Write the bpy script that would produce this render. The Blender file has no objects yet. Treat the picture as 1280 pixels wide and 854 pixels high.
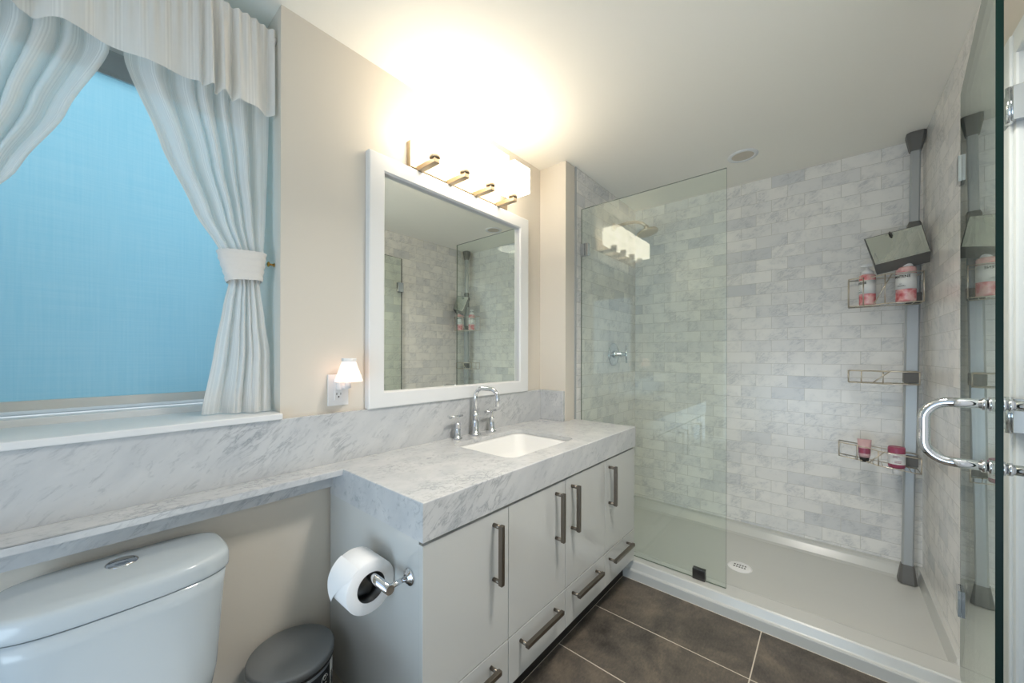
import bpy, bmesh, math, random
from mathutils import Vector, Matrix
random.seed(7)
SC = bpy.context.scene
COL = SC.collection
PI = math.pi

# ------------------------------------------------------------------ camera, world, exposure, lights
CAM_Z = 1.25
cam_d = bpy.data.cameras.new('camera'); cam = bpy.data.objects.new('camera', cam_d); COL.objects.link(cam)
YAW, PITCH, ROLL, FPX = 0.7064, -0.0010, 0.0021, 465.47
F = Vector((math.cos(YAW), math.sin(YAW), 0)); Rt = Vector((math.sin(YAW), -math.cos(YAW), 0)); Up = Vector((0, 0, 1))
F, Up = F*math.cos(PITCH) - Up*math.sin(PITCH), Up*math.cos(PITCH) + F*math.sin(PITCH)
Rt, Up = Rt*math.cos(ROLL) + Up*math.sin(ROLL), Up*math.cos(ROLL) - Rt*math.sin(ROLL)
cam.matrix_world = Matrix(((Rt.x, Up.x, -F.x, 0), (Rt.y, Up.y, -F.y, -1.41), (Rt.z, Up.z, -F.z, CAM_Z), (0, 0, 0, 1)))
cam_d.sensor_fit = 'HORIZONTAL'; cam_d.sensor_width = 36
cam_d.lens = FPX*36/1280
cam_d.shift_x = 0; cam_d.shift_y = (444.4 - 427)/1280
cam_d.clip_start = 0.02
SC.camera = cam

SC.view_settings.view_transform = 'Standard'; SC.view_settings.look = 'None'
SC.view_settings.gamma = 1; SC.view_settings.use_curve_mapping = False
SC.view_settings.exposure = 0.68
SC.cycles.max_bounces = 12; SC.cycles.diffuse_bounces = 5; SC.cycles.glossy_bounces = 6
SC.cycles.transparent_max_bounces = 24; SC.cycles.transmission_bounces = 8
SC.cycles.caustics_reflective = False; SC.cycles.caustics_refractive = False
SC.cycles.sample_clamp_indirect = 6
SC.cycles.use_denoising = True

w = bpy.data.worlds.new('world'); SC.world = w; w.use_nodes = True
w.node_tree.nodes['Background'].inputs[0].default_value = (0.62, 0.78, 1.0, 1)
w.node_tree.nodes['Background'].inputs[1].default_value = 0.8

SHADE_EMIT = 6.5          # vanity light glass
DAYLIGHT_W = 15.8         # sky light outside the window
CEILING_FILL_W = 10.2        # unseen ceiling lamp above the frame, enlarged to soften its fill
DOORWAY_FILL_W = 14.5          # added cool fill lamp behind the camera, shining through an added doorway
BLIND_COL = (0.45, 0.635, 0.69)

def area(name, loc, rot, sx, sy, watt, col, shape='RECTANGLE', spread=PI):
    l = bpy.data.lights.new(name, 'AREA'); l.shape = shape; l.size = sx
    if shape in ('RECTANGLE', 'ELLIPSE'): l.size_y = sy
    l.energy = watt; l.color = col; l.spread = spread
    o = bpy.data.objects.new(name, l); o.location = loc; o.rotation_euler = rot; COL.objects.link(o); return o
area('window_daylight', (0.07, 1.05, 2.25), (-PI/2+0.35, 0, 0), 1.4, 1.0, DAYLIGHT_W, (0.96, 0.97, 1.0))
area('doorway_fill', (-1.65, -1.10, 0.50), (0, -PI/2-0.35, 0), 0.9, 1.5, DOORWAY_FILL_W, (0.66, 0.85, 1.0))  # added fill lamp outside the room, there to brighten it with cool light

# ------------------------------------------------------------------ mesh helpers
ORG = {}
class MB:
    def __init__(s): s.bm = bmesh.new(); s.smooth = []
    def _bev(s, fs, b, seg=2):
        es = list({e for f in fs for e in f.edges})
        bmesh.ops.bevel(s.bm, geom=es, offset=b, segments=seg, profile=0.5, affect='EDGES', clamp_overlap=True)
    def box(s, x0, x1, y0, y1, z0, z1, b=0, seg=2, mi=0):
        v = [s.bm.verts.new(p) for p in ((x0,y0,z0),(x1,y0,z0),(x1,y1,z0),(x0,y1,z0),(x0,y0,z1),(x1,y0,z1),(x1,y1,z1),(x0,y1,z1))]
        fs = [s.bm.faces.new([v[i] for i in q]) for q in ((3,2,1,0),(4,5,6,7),(0,1,5,4),(1,2,6,5),(2,3,7,6),(3,0,4,7))]
        for f in fs: f.material_index = mi
        if b: s._bev(fs, b, seg)
        return s
    def loft(s, rings, cap0=True, cap1=True, closed=True, mi=0, sm=True):
        R = [[s.bm.verts.new(p) for p in r] for r in rings]
        n = len(R[0])
        for a, b in zip(R, R[1:]):
            for i in range(n if closed else n-1):
                j = (i+1) % n
                f = s.bm.faces.new((a[i], a[j], b[j], b[i])); f.smooth = sm; f.material_index = mi
        if cap0: f = s.bm.faces.new(list(reversed(R[0]))); f.material_index = mi
        if cap1: f = s.bm.faces.new(R[-1]); f.material_index = mi
        return s
    def cyl(s, p0, p1, r0, r1=None, n=24, mi=0, cap=True):
        r1 = r0 if r1 is None else r1
        p0, p1 = Vector(p0), Vector(p1); d = (p1-p0).normalized()
        a = d.orthogonal().normalized(); b = d.cross(a)
        ring = lambda p, r: [p + (a*math.cos(t)+b*math.sin(t))*r for t in (2*PI*i/n for i in range(n))]
        return s.loft([ring(p0, r0), ring(p1, r1)], cap, cap, mi=mi)
    def tube(s, pts, r, n=12, mi=0, closed=False):
        pts = [Vector(p) for p in pts]; rings = []; N = len(pts); a = None
        for i, p in enumerate(pts):
            if closed: d = (pts[(i+1) % N]-pts[i-1]).normalized()
            else: d = (pts[min(i+1, N-1)]-pts[max(i-1, 0)]).normalized()
            if a is None: a = d.orthogonal().normalized()
            a = (a - d*a.dot(d)).normalized(); b = d.cross(a)
            rr = r[i] if isinstance(r, (list, tuple)) else r
            rings.append([p+(a*math.cos(t)+b*math.sin(t))*rr for t in (2*PI*k/n for k in range(n))])
        if closed: rings.append(rings[0]); return s.loft(rings, False, False, mi=mi)
        return s.loft(rings, mi=mi)
    def lathe(s, prof, c, axis='z', n=32, mi=0, cap=True, M=None):
        c = Vector(c); rings = []
        for r, h in prof:
            ring = []
            for k in range(n):
                t = 2*PI*k/n; x, y = r*math.cos(t), r*math.sin(t)
                q = {'z': Vector((x, y, h)), 'y': Vector((y, h, x)), 'x': Vector((h, x, y))}[axis]
                if M is not None: q = M @ q
                ring.append(c+q)
            rings.append(ring)
        return s.loft(rings, cap, cap, mi=mi)
    def prism(s, pts, z0, z1, b=0, mi=0):
        lo = [s.bm.verts.new((x, y, z0)) for x, y in pts]; hi = [s.bm.verts.new((x, y, z1)) for x, y in pts]
        n = len(pts); fs = [s.bm.faces.new(list(reversed(lo))), s.bm.faces.new(hi)]
        for i in range(n): fs.append(s.bm.faces.new((lo[i], lo[(i+1) % n], hi[(i+1) % n], hi[i])))
        for f in fs: f.material_index = mi
        if b: s._bev(fs, b)
        return s
    def plate_hole(s, outer, inner, z0, z1):
        def loop(pts, z):
            vs = [s.bm.verts.new((x, y, z)) for x, y in pts]
            return vs, [s.bm.edges.new((vs[i], vs[(i+1) % len(vs)])) for i in range(len(vs))]
        L = {}
        for z in (z0, z1):
            vo, eo = loop(outer, z); vi, ei = loop(inner, z)
            bmesh.ops.triangle_fill(s.bm, use_beauty=True, use_dissolve=False, edges=eo+ei)
            L[z] = (vo, vi)
        for k in (0, 1):
            a, b = L[z0][k], L[z1][k]
            for i in range(len(a)):
                j = (i+1) % len(a); s.bm.faces.new((a[i], a[j], b[j], b[i]))
        return s
    def grid(s, P, mi=0, sm=True):
        V = [[s.bm.verts.new(p) for p in row] for row in P]
        for a, b in zip(V, V[1:]):
            for i in range(len(a)-1):
                f = s.bm.faces.new((a[i], a[i+1], b[i+1], b[i])); f.smooth = sm; f.material_index = mi
        return s
    def build(s, name, mats, parent=None, org=None, weld=True):
        if weld: bmesh.ops.remove_doubles(s.bm, verts=s.bm.verts, dist=1e-6)
        bmesh.ops.recalc_face_normals(s.bm, faces=s.bm.faces)
        o0 = ORG[parent.name] if parent else Vector(org if org else (0, 0, 0))
        for v in s.bm.verts: v.co -= o0
        me = bpy.data.meshes.new(name); s.bm.to_mesh(me); s.bm.free()
        for m in (mats if isinstance(mats, (list, tuple)) else [mats]): me.materials.append(m)
        o = bpy.data.objects.new(name, me); COL.objects.link(o)
        if parent: o.parent = parent
        else: o.location = o0
        ORG[o.name] = o0
        return o

def rrect(x0, x1, y0, y1, r, n=6):
    pts = []
    for cx, cy, a in ((x1-r, y1-r, 0), (x0+r, y1-r, 90), (x0+r, y0+r, 180), (x1-r, y0+r, 270)):
        for k in range(n+1):
            t = math.radians(a+90*k/n); pts.append((cx+r*math.cos(t), cy+r*math.sin(t)))
    return pts
def superell(cx, cy, rx, ry, z, e=2.0, n=48):
    out = []
    for k in range(n):
        t = 2*PI*k/n; c, s_ = math.cos(t), math.sin(t)
        out.append((cx+rx*math.copysign(abs(c)**(2/e), c), cy+ry*math.copysign(abs(s_)**(2/e), s_), z))
    return out
def thing(name, label, cat, loc, group=None):
    o = bpy.data.objects.new(name, None); COL.objects.link(o); o.location = loc; o.empty_display_size = 0.05
    o['label'] = label; o['category'] = cat
    if group: o['group'] = group
    ORG[o.name] = Vector(loc); return o
def tag(o, label, cat, group=None):
    o['label'] = label; o['category'] = cat
    if group: o['group'] = group
    return o
def struct(o): o['kind'] = 'structure'; return o

# ------------------------------------------------------------------ materials
def srgb(r, g, b):
    f = lambda c: (c/255)/12.92 if c/255 <= 0.04045 else ((c/255+0.055)/1.055)**2.4
    return (f(r), f(g), f(b), 1)
def mat(name, col=(0.8, 0.8, 0.8, 1), rough=0.5, metal=0.0, spec=0.5, coat=0.0):
    m = bpy.data.materials.new(name); m.use_nodes = True
    b = m.node_tree.nodes['Principled BSDF']
    b.inputs['Base Color'].default_value = col; b.inputs['Roughness'].default_value = rough
    b.inputs['Metallic'].default_value = metal; b.inputs['Specular IOR Level'].default_value = spec
    b.inputs['Coat Weight'].default_value = coat; b.inputs['Coat Roughness'].default_value = 0.05
    return m
class NT:
    def __init__(s, m): s.t = m.node_tree; s.n = s.t.nodes; s.l = s.t.links; s.b = s.n.get('Principled BSDF'); s.out = s.n['Material Output']
    def add(s, k, **kw):
        n = s.n.new(k)
        for a, v in kw.items(): setattr(n, a, v)
        return n
    def link(s, a, b): s.l.new(a, b)
    def val(s, n, **kw):
        for k, v in kw.items(): n.inputs[k.replace('_', ' ')].default_value = v
        return n
    def math(s, op, a, b=None, clamp=False):
        n = s.add('ShaderNodeMath', operation=op); n.use_clamp = clamp
        for i, x in enumerate((a, b)):
            if x is None: continue
            if isinstance(x, (int, float)): n.inputs[i].default_value = x
            else: s.link(x, n.inputs[i])
        return n.outputs[0]
    def mix(s, fac, a, b, blend='MIX'):
        n = s.add('ShaderNodeMix', data_type='RGBA', blend_type=blend)
        for sock, x in ((n.inputs['Factor'], fac), (n.inputs['A'], a), (n.inputs['B'], b)):
            if isinstance(x, (int, float, tuple)): sock.default_value = x
            else: s.link(x, sock)
        return n.outputs['Result']
    def ramp(s, x, stops):
        n = s.add('ShaderNodeValToRGB'); e = n.color_ramp.elements
        while len(e) < len(stops): e.new(0.5)
        for i, (p, c) in enumerate(stops): e[i].position = p; e[i].color = c if isinstance(c, tuple) else (c, c, c, 1)
        s.link(x, n.inputs[0]); return n.outputs[0]
    def noise(s, vec, scale, detail=4, rough=0.5, dist=0.0):
        n = s.add('ShaderNodeTexNoise'); s.val(n, Scale=scale, Detail=detail, Roughness=rough, Distortion=dist)
        s.link(vec, n.inputs['Vector']); return n
    def obj(s): return s.add('ShaderNodeTexCoord').outputs['Object']
    def mapping(s, vec, loc=(0,0,0), rot=(0,0,0), scale=(1,1,1)):
        n = s.add('ShaderNodeMapping'); n.inputs['Location'].default_value = loc; n.inputs['Rotation'].default_value = rot; n.inputs['Scale'].default_value = scale
        s.link(vec, n.inputs['Vector']); return n.outputs[0]
    def bump(s, h, strength=0.1, dist=0.01):
        n = s.add('ShaderNodeBump'); n.inputs['Strength'].default_value = strength; n.inputs['Distance'].default_value = dist
        s.link(h, n.inputs['Height']); s.link(n.outputs[0], s.b.inputs['Normal'])

def m_plain(name, rgb, rough, metal=0, spec=0.5, coat=0, bumpy=0.0, bscale=60):
    m = mat(name, srgb(*rgb), rough, metal, spec, coat)
    if bumpy:
        t = NT(m); nz = t.noise(t.obj(), bscale, 3); t.bump(nz.outputs[0], bumpy, 0.004)
    return m
def m_marble(name):
    m = mat(name, rough=0.16, spec=0.5); t = NT(m)
    o = t.obj()
    warp = t.noise(o, 7.0, 3)
    wv = t.mix(0.05, o, warp.outputs['Color'], 'ADD')
    r1 = t.mapping(wv, rot=(0.25, math.radians(38), 0.35))
    a = t.mapping(r1, scale=(5.5, 20, 24))
    n1 = t.noise(a, 1.5, 8, 0.6, 0.3)
    v1 = t.math('ABSOLUTE', t.math('SUBTRACT', n1.outputs[0], 0.5))
    vein = t.ramp(v1, [(0.0, 1.0), (0.02, 0.4), (0.055, 0.0)])
    big = t.noise(r1, 5.0, 4, 0.6)
    mask = t.ramp(big.outputs[0], [(0.47, 0.0), (0.64, 1.0)])
    f1 = t.math('MULTIPLY', vein, mask)
    n2 = t.noise(t.mapping(r1, scale=(20, 60, 70)), 1.0, 6, 0.6, 0.3)
    spk = t.ramp(n2.outputs[0], [(0.56, 0.0), (0.72, 1.0)])
    cloud = t.ramp(t.noise(a, 0.6, 5, 0.55).outputs[0], [(0.3, 0.0), (0.75, 1.0)])
    base = t.mix(cloud, srgb(210, 211, 211), srgb(189, 192, 195))
    c = t.mix(t.math('MULTIPLY', spk, 0.5), base, srgb(146, 152, 158))
    c = t.mix(t.math('MULTIPLY', f1, 0.55), c, srgb(118, 125, 134))
    t.link(c, t.b.inputs['Base Color'])
    return m
def m_tile(name, axis):
    """running bond marble tile, 172 x 77 mm; axis = the horizontal world axis of the wall"""
    m = mat(name, rough=0.24, spec=0.5); t = NT(m)
    o = t.obj(); sep = t.add('ShaderNodeSeparateXYZ'); t.link(o, sep.inputs[0])
    comb = t.add('ShaderNodeCombineXYZ')
    t.link(t.math('ADD', sep.outputs[axis], 20*0.172+0.085), comb.inputs['X'])
    t.link(t.math('ADD', sep.outputs['Z'], 0.077-0.048+0.077*2), comb.inputs['Y'])
    br = t.add('ShaderNodeTexBrick'); br.offset = 0.5; br.offset_frequency = 2; br.squash = 1
    t.val(br, Scale=1.0, Mortar_Size=0.0011, Mortar_Smooth=0.1, Bias=0.0, Brick_Width=0.172, Row_Height=0.077)
    br.inputs['Color1'].default_value = (0, 0, 0, 1); br.inputs['Color2'].default_value = (1, 1, 1, 1); br.inputs['Mortar'].default_value = (0.5, 0.5, 0.5, 1)
    t.link(comb.outputs[0], br.inputs['Vector'])
    rnd = br.outputs['Color']
    # per-tile shift of the veining
    sh = t.add('ShaderNodeVectorMath', operation='SCALE'); t.link(rnd, sh.inputs[0]); sh.inputs['Scale'].default_value = 37.0
    ad = t.add('ShaderNodeVectorMath', operation='ADD'); t.link(o, ad.inputs[0]); t.link(sh.outputs[0], ad.inputs[1])
    a = t.mapping(t.mapping(ad.outputs[0], rot=(0.5, 0.5, 0.5)), scale=(9, 12, 34))
    n1 = t.noise(a, 1.2, 7, 0.6, 0.8)
    v1 = t.math('ABSOLUTE', t.math('SUBTRACT', n1.outputs[0], 0.5))
    vein = t.ramp(v1, [(0.0, 1.0), (0.025, 0.4), (0.09, 0.0)])
    n2 = t.noise(ad.outputs[0], 9, 4, 0.6)
    mk = t.ramp(n2.outputs[0], [(0.45, 0.0), (0.62, 1.0)])
    tone = t.ramp(rnd, [(0.0, srgb(243, 241, 237)), (0.55, srgb(239, 237, 233)), (0.85, srgb(231, 230, 228)), (1.0, srgb(213, 214, 215))])
    c = t.mix(t.math('MULTIPLY', t.ramp(n2.outputs[0], [(0.4, 0.0), (0.7, 1.0)]), 0.32), tone, srgb(204, 206, 207))
    c = t.mix(t.math('MULTIPLY', t.math('MULTIPLY', vein, mk), 0.45), c, srgb(150, 155, 162))
    c = t.mix(br.outputs['Fac'], c, srgb(201, 199, 192))
    t.link(c, t.b.inputs['Base Color'])
    inv = t.math('SUBTRACT', 1.0, br.outputs['Fac']); t.bump(inv, 0.12, 0.002)
    return m
def m_floor():
    m = mat('floor_tile', rough=0.42, spec=0.4); t = NT(m)
    o = t.obj(); sep = t.add('ShaderNodeSeparateXYZ'); t.link(o, sep.inputs[0])
    comb = t.add('ShaderNodeCombineXYZ')
    # tile rows run along y; joints at x = 1.366, 1.695, 2.024; end joint at y = -1.175
    t.link(t.math('ADD', sep.outputs['Y'], 1.175+0.66*4), comb.inputs['X']); t.link(t.math('ADD', sep.outputs['X'], 0.329*6-1.366-0.329), comb.inputs['Y'])
    br = t.add('ShaderNodeTexBrick'); br.offset = 0.0; br.offset_frequency = 2
    t.val(br, Scale=1.0, Mortar_Size=0.0022, Mortar_Smooth=0.05, Bias=0.0, Brick_Width=0.66, Row_Height=0.329)
    br.inputs['Color1'].default_value = (0.2, 0.2, 0.2, 1); br.inputs['Color2'].default_value = (0.8, 0.8, 0.8, 1)
    t.link(comb.outputs[0], br.inputs['Vector'])
    n1 = t.noise(o, 4, 8, 0.68, 0.3); n2 = t.noise(t.mapping(o, scale=(6, 14, 6)), 9, 6, 0.65)
    f = t.math('ADD', t.math('MULTIPLY', n1.outputs[0], 0.75), t.math('MULTIPLY', n2.outputs[0], 0.25))
    c = t.ramp(f, [(0.36, srgb(62, 58, 54)), (0.5, srgb(94, 87, 79)), (0.64, srgb(124, 112, 98))])
    c = t.mix(br.outputs['Fac'], c, srgb(205, 196, 180))
    t.link(c, t.b.inputs['Base Color']); t.bump(n2.outputs[0], 0.05, 0.003)
    return m
def m_glass(name, tint=(0.962, 0.987, 0.968)):
    m = bpy.data.materials.new(name); m.use_nodes = True; t = NT(m); t.n.remove(t.b)
    tr = t.add('ShaderNodeBsdfTransparent'); tr.inputs[0].default_value = (*tint, 1)
    gl = t.add('ShaderNodeBsdfGlossy'); gl.inputs['Roughness'].default_value = 0.0; gl.inputs[0].default_value = (0.95, 1, 0.97, 1)
    # Schlick reflectance of a pane face: the same from both sides
    geo = t.add('ShaderNodeNewGeometry'); dp = t.add('ShaderNodeVectorMath', operation='DOT_PRODUCT')
    t.link(geo.outputs['Normal'], dp.inputs[0]); t.link(geo.outputs['Incoming'], dp.inputs[1])
    k = t.math('POWER', t.math('SUBTRACT', 1.0, t.math('ABSOLUTE', dp.outputs['Value'])), 5.0)
    fac = t.math('ADD', t.math('MULTIPLY', k, 0.965), 0.035)
    mx = t.add('ShaderNodeMixShader'); t.link(fac, mx.inputs[0]); t.link(tr.outputs[0], mx.inputs[1]); t.link(gl.outputs[0], mx.inputs[2])
    t.link(mx.outputs[0], t.out.inputs[0]); return m
def m_sheer(name, rgb, see, stripe_axis='X'):
    m = bpy.data.materials.new(name); m.use_nodes = True; t = NT(m); t.n.remove(t.b)
    uv = t.add('ShaderNodeUVMap'); sep = t.add('ShaderNodeSeparateXYZ'); t.link(uv.outputs[0], sep.inputs[0])
    wv = t.add('ShaderNodeTexNoise'); t.val(wv, Scale=1.0, Detail=2); wv.noise_dimensions = '2D'
    mp = t.mapping(uv.outputs[0], scale=(160, 3, 1)); t.link(mp, wv.inputs['Vector'])
    band = t.math('PINGPONG', t.math('MULTIPLY', sep.outputs['X'], 30.0), 1.0)
    st = t.math('GREATER_THAN', band, 0.62)
    thin = t.math('GREATER_THAN', t.math('PINGPONG', t.math('MULTIPLY', sep.outputs['X'], 190.0), 1.0), 0.45)
    dens = t.math('MULTIPLY', st, thin)
    d = t.add('ShaderNodeBsdfDiffuse'); d.inputs[0].default_value = srgb(*rgb)
    tl = t.add('ShaderNodeBsdfTranslucent'); tl.inputs[0].default_value = srgb(*rgb)
    m1 = t.add('ShaderNodeMixShader'); m1.inputs[0].default_value = 0.28; t.link(d.outputs[0], m1.inputs[1]); t.link(tl.outputs[0], m1.inputs[2])
    tr = t.add('ShaderNodeBsdfTransparent')
    f = t.math('SUBTRACT', see, t.math('MULTIPLY', dens, see*0.75))
    f = t.math('ADD', f, t.math('MULTIPLY', t.math('SUBTRACT', wv.outputs[0], 0.5), see*0.6), clamp=True)
    m2 = t.add('ShaderNodeMixShader'); t.link(f, m2.inputs[0]); t.link(m1.outputs[0], m2.inputs[1]); t.link(tr.outputs[0], m2.inputs[2])
    t.link(m2.outputs[0], t.out.inputs[0]); return m
def m_emit(name, rgb, strength, pattern=False):
    m = bpy.data.materials.new(name); m.use_nodes = True; t = NT(m); t.n.remove(t.b)
    e = t.add('ShaderNodeEmission'); e.inputs[0].default_value = rgb; e.inputs[1].default_value = strength
    if pattern:
        v = t.add('ShaderNodeTexVoronoi'); t.val(v, Scale=70.0); t.link(t.obj(), v.inputs['Vector'])
        c = t.ramp(v.outputs['Distance'], [(0.15, (1.0, 0.84, 0.74, 1)), (0.6, (1.0, 0.66, 0.50, 1))]); t.link(c, e.inputs[0])
    t.link(e.outputs[0], t.out.inputs[0]); return m

M = {}
M['paint'] = m_plain('beige_paint', (220, 213, 201), 0.75, bumpy=0.03, bscale=160)
M['ceiling'] = m_plain('ceiling_paint', (248, 245, 236), 0.85, bumpy=0.03, bscale=120)
M['white_paint'] = m_plain('white_trim_paint', (232, 233, 233), 0.4, bumpy=0.02, bscale=80)
M['door_paint'] = m_plain('door_paint', (220, 224, 230), 0.45, bumpy=0.02, bscale=80)
M['lacquer'] = m_plain('white_lacquer', (205, 206, 203), 0.08, spec=0.5, coat=0.3, bumpy=0.004, bscale=9)
M['carcass'] = m_plain('carcass_board', (214, 214, 210), 0.35, bumpy=0.02)
M['dark'] = m_plain('toe_kick_dark', (34, 31, 28), 0.6, bumpy=0.05)
M['marble'] = m_marble('carrara_marble')
M['tile_y'] = m_tile('marble_tile_on_back', 'Y')
M['tile_x'] = m_tile('marble_tile_on_sides', 'X')
M['floor'] = m_floor()
M['porcelain'] = m_plain('porcelain', (191, 200, 205), 0.12, spec=0.4, bumpy=0.003, bscale=6)
M['sink_white'] = m_plain('sink_porcelain', (238, 238, 236), 0.1, bumpy=0.003, bscale=6)
M['acrylic'] = m_plain('white_acrylic', (200, 201, 197), 0.22, bumpy=0.01, bscale=40)
M['chrome'] = m_plain('chrome', (215, 218, 222), 0.05, 1.0, bumpy=0.002, bscale=20)
M['nickel'] = m_plain('brushed_nickel', (205, 196, 182), 0.28, 1.0, bumpy=0.03, bscale=200)
M['warm_nickel'] = m_plain('warm_brushed_nickel', (178, 160, 134), 0.4, 0.7, bumpy=0.03, bscale=200)
M['pull'] = m_plain('dark_brushed_nickel', (128, 120, 110), 0.38, 1.0, bumpy=0.03, bscale=200)
M['steel'] = m_plain('brushed_steel', (134, 137, 139), 0.36, 0.8, bumpy=0.03, bscale=160)
M['bin_lid'] = m_plain('satin_bin_lid', (138, 142, 145), 0.45, 0.6, bumpy=0.02, bscale=160)
M['dark_steel'] = m_plain('dark_steel', (92, 91, 90), 0.32, 1.0, bumpy=0.02, bscale=160)
M['aluminium'] = m_plain('satin_aluminium', (176, 180, 182), 0.36, 0.35, bumpy=0.02, bscale=200)
M['grey_plastic'] = m_plain('grey_plastic', (104, 103, 100), 0.5, bumpy=0.03)
M['mirror'] = m_plain('mirror_glass', (252, 255, 250), 0.0, 1.0)
M['small_mirror'] = m_plain('caddy_mirror_glass', (215, 222, 216), 0.03, 1.0)
M['glass'] = m_glass('shower_glass')
M['pane'] = m_glass('window_glass', (0.95, 0.97, 0.97))
M['edge'] = m_plain('green_glass_edge', (3, 30, 26), 0.35, 0, 0.2, bumpy=0.01, bscale=30)
M['panel_edge'] = m_plain('grey_green_glass_edge', (112, 124, 112), 0.15, bumpy=0.01, bscale=30)
M['shade'] = m_emit('lit_opal_glass', (1.0, 0.87, 0.69, 1), SHADE_EMIT)
M['night'] = m_emit('lit_night_light_shade', (1.0, 0.62, 0.4, 1), 1.25, True)
M['lamp'] = m_emit('lit_lamp_diffuser', (1.0, 0.93, 0.84, 1), 3.0)
M['rubber'] = m_plain('rubber_black', (22, 22, 22), 0.6, bumpy=0.02)
M['paper'] = m_plain('tissue_paper', (240, 240, 240), 0.9, bumpy=0.15, bscale=90)
M['card'] = m_plain('cardboard_core', (120, 96, 74), 0.8, bumpy=0.05)
M['white_plastic'] = m_plain('white_plastic', (236, 236, 236), 0.3, bumpy=0.01)
M['brass'] = m_plain('brass', (190, 150, 80), 0.2, 1.0, bumpy=0.01)
M['curtain'] = m_sheer('sheer_curtain', (248, 245, 241), 0.17)
M['valance'] = m_sheer('sheer_valance', (248, 245, 241), 0.10)
M['band'] = m_plain('curtain_tie_fabric', (232, 229, 224), 0.85, bumpy=0.2, bscale=150)
M['black_label'] = m_plain('black_label', (18, 18, 22), 0.4, bumpy=0.01)
M['white_label'] = m_plain('white_label', (232, 232, 230), 0.45, bumpy=0.01)
M['ink'] = m_plain('dark_ink', (40, 36, 38), 0.5, bumpy=0.01)
M['slot'] = m_plain('outlet_slot', (30, 28, 26), 0.6, bumpy=0.01)
M['maroon'] = m_plain('maroon_plastic', (158, 74, 100), 0.3, bumpy=0.01)
M['pale_pink'] = m_plain('pale_pink_plastic', (214, 176, 178), 0.25, bumpy=0.01)
def m_blind():
    m = bpy.data.materials.new('aqua_blind_fabric'); m.use_nodes = True; t = NT(m); t.n.remove(t.b)
    o = t.obj()
    n1 = t.noise(t.mapping(o, scale=(220, 1, 5)), 1.0, 2); n2 = t.noise(t.mapping(o, scale=(5, 1, 220)), 1.0, 2)
    wv = t.math('ADD', t.math('MULTIPLY', n1.outputs[0], 0.5), t.math('MULTIPLY', n2.outputs[0], 0.5))
    c = t.mix(t.ramp(wv, [(0.36, 0.0), (0.64, 1.0)]), (BLIND_COL[0]*0.93, BLIND_COL[1]*0.97, BLIND_COL[2]*0.98, 1), (min(1, BLIND_COL[0]*1.08), min(1, BLIND_COL[1]*1.03), min(1, BLIND_COL[2]*1.02), 1))
    d = t.add('ShaderNodeBsdfDiffuse'); tl = t.add('ShaderNodeBsdfTranslucent'); t.link(c, d.inputs[0]); t.link(c, tl.inputs[0])
    mx = t.add('ShaderNodeMixShader'); mx.inputs[0].default_value = 0.72; t.link(d.outputs[0], mx.inputs[1]); t.link(tl.outputs[0], mx.inputs[2])
    t.link(mx.outputs[0], t.out.inputs[0]); return m
M['blind'] = m_blind()
def m_floral():
    m = mat('pink_floral_print', rough=0.25); t = NT(m); o = t.obj()
    v = t.add('ShaderNodeTexVoronoi'); t.val(v, Scale=26.0); t.link(t.mix(0.03, o, t.noise(o, 60, 3).outputs['Color'], 'ADD'), v.inputs['Vector'])
    c = t.ramp(v.outputs['Distance'], [(0.15, srgb(205, 92, 100)), (0.4, srgb(224, 138, 140)), (0.7, srgb(240, 196, 192))])
    t.link(c, t.b.inputs['Base Color']); return m
M['floral'] = m_floral()

# ------------------------------------------------------------------ room shell
CE = 2.4355; XB = 2.98; YR = -1.805; YW = -0.191; XW = 1.9277; XBK = -0.95
struct(MB().box(XBK-0.1, XB+0.1, YR-0.1, 0.0, -0.06, 0.0).build('floor', M['floor']))
struct(MB().box(XBK-0.1, XB+0.1, YR-0.1, 0.5, CE, CE+0.08).build('ceiling', M['ceiling']))
WX0, WX1, WY = -0.305, 0.448, 0.36     # window recess
b = MB(); b.box(XBK, WX0, 0, 0.45, 0, CE); b.box(WX1, XB+0.1, 0, 0.45, 0, CE); b.box(WX0, WX1, 0, 0.45, 0, 1.036)
struct(b.build('wall_left', M['paint']))
struct(MB().box(XW, 2.035, YW, 0.0, 0, CE).build('wall_front', M['paint']))
struct(MB().box(2.035, XB, -0.197, 0.0, 0, CE).build('wall_shower_left', M['tile_x']))
struct(MB().box(2.030, 2.040, -0.2, -0.190, 0.0, CE).build('trim_1', M['aluminium']))
struct(MB().box(XB, XB+0.1, YR-0.1, 0.0, 0, CE).build('wall_shower_back', M['tile_y']))
struct(MB().box(1.80, XB, YR, YR+0.012, 0, CE).build('wall_shower_right', M['tile_x']))
b = MB(); b.box(1.62, XB+0.1, YR-0.1, YR, 0, CE); b.box(XBK-0.1, 0.76, YR-0.1, YR, 0, CE); b.box(0.76, 1.62, YR-0.1, YR, 2.06, CE)
struct(b.build('wall_right', M['paint']))
b = MB(); b.box(XBK-0.1, XBK, YR, -1.68, 0, CE); b.box(XBK-0.1, XBK, -0.42, 0.45, 0, CE); b.box(XBK-0.1, XBK, -1.68, -0.42, 2.10, CE)  # doorway opening added in this unseen wall to let the fill lamp in
struct(b.build('wall_back', M['paint']))
struct(MB().box(XBK, 0.60, -0.012, 0, 0, 0.09, 0.004).build('baseboard_left', M['white_paint']))
struct(MB().box(XBK, 0.66, YR, YR+0.012, 0, 0.09, 0.004).build('baseboard_right', M['white_paint']))
struct(MB().box(XBK, XBK+0.012, -0.42, -0.012, 0, 0.09, 0.004).build('baseboard_back', M['white_paint']))

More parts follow.
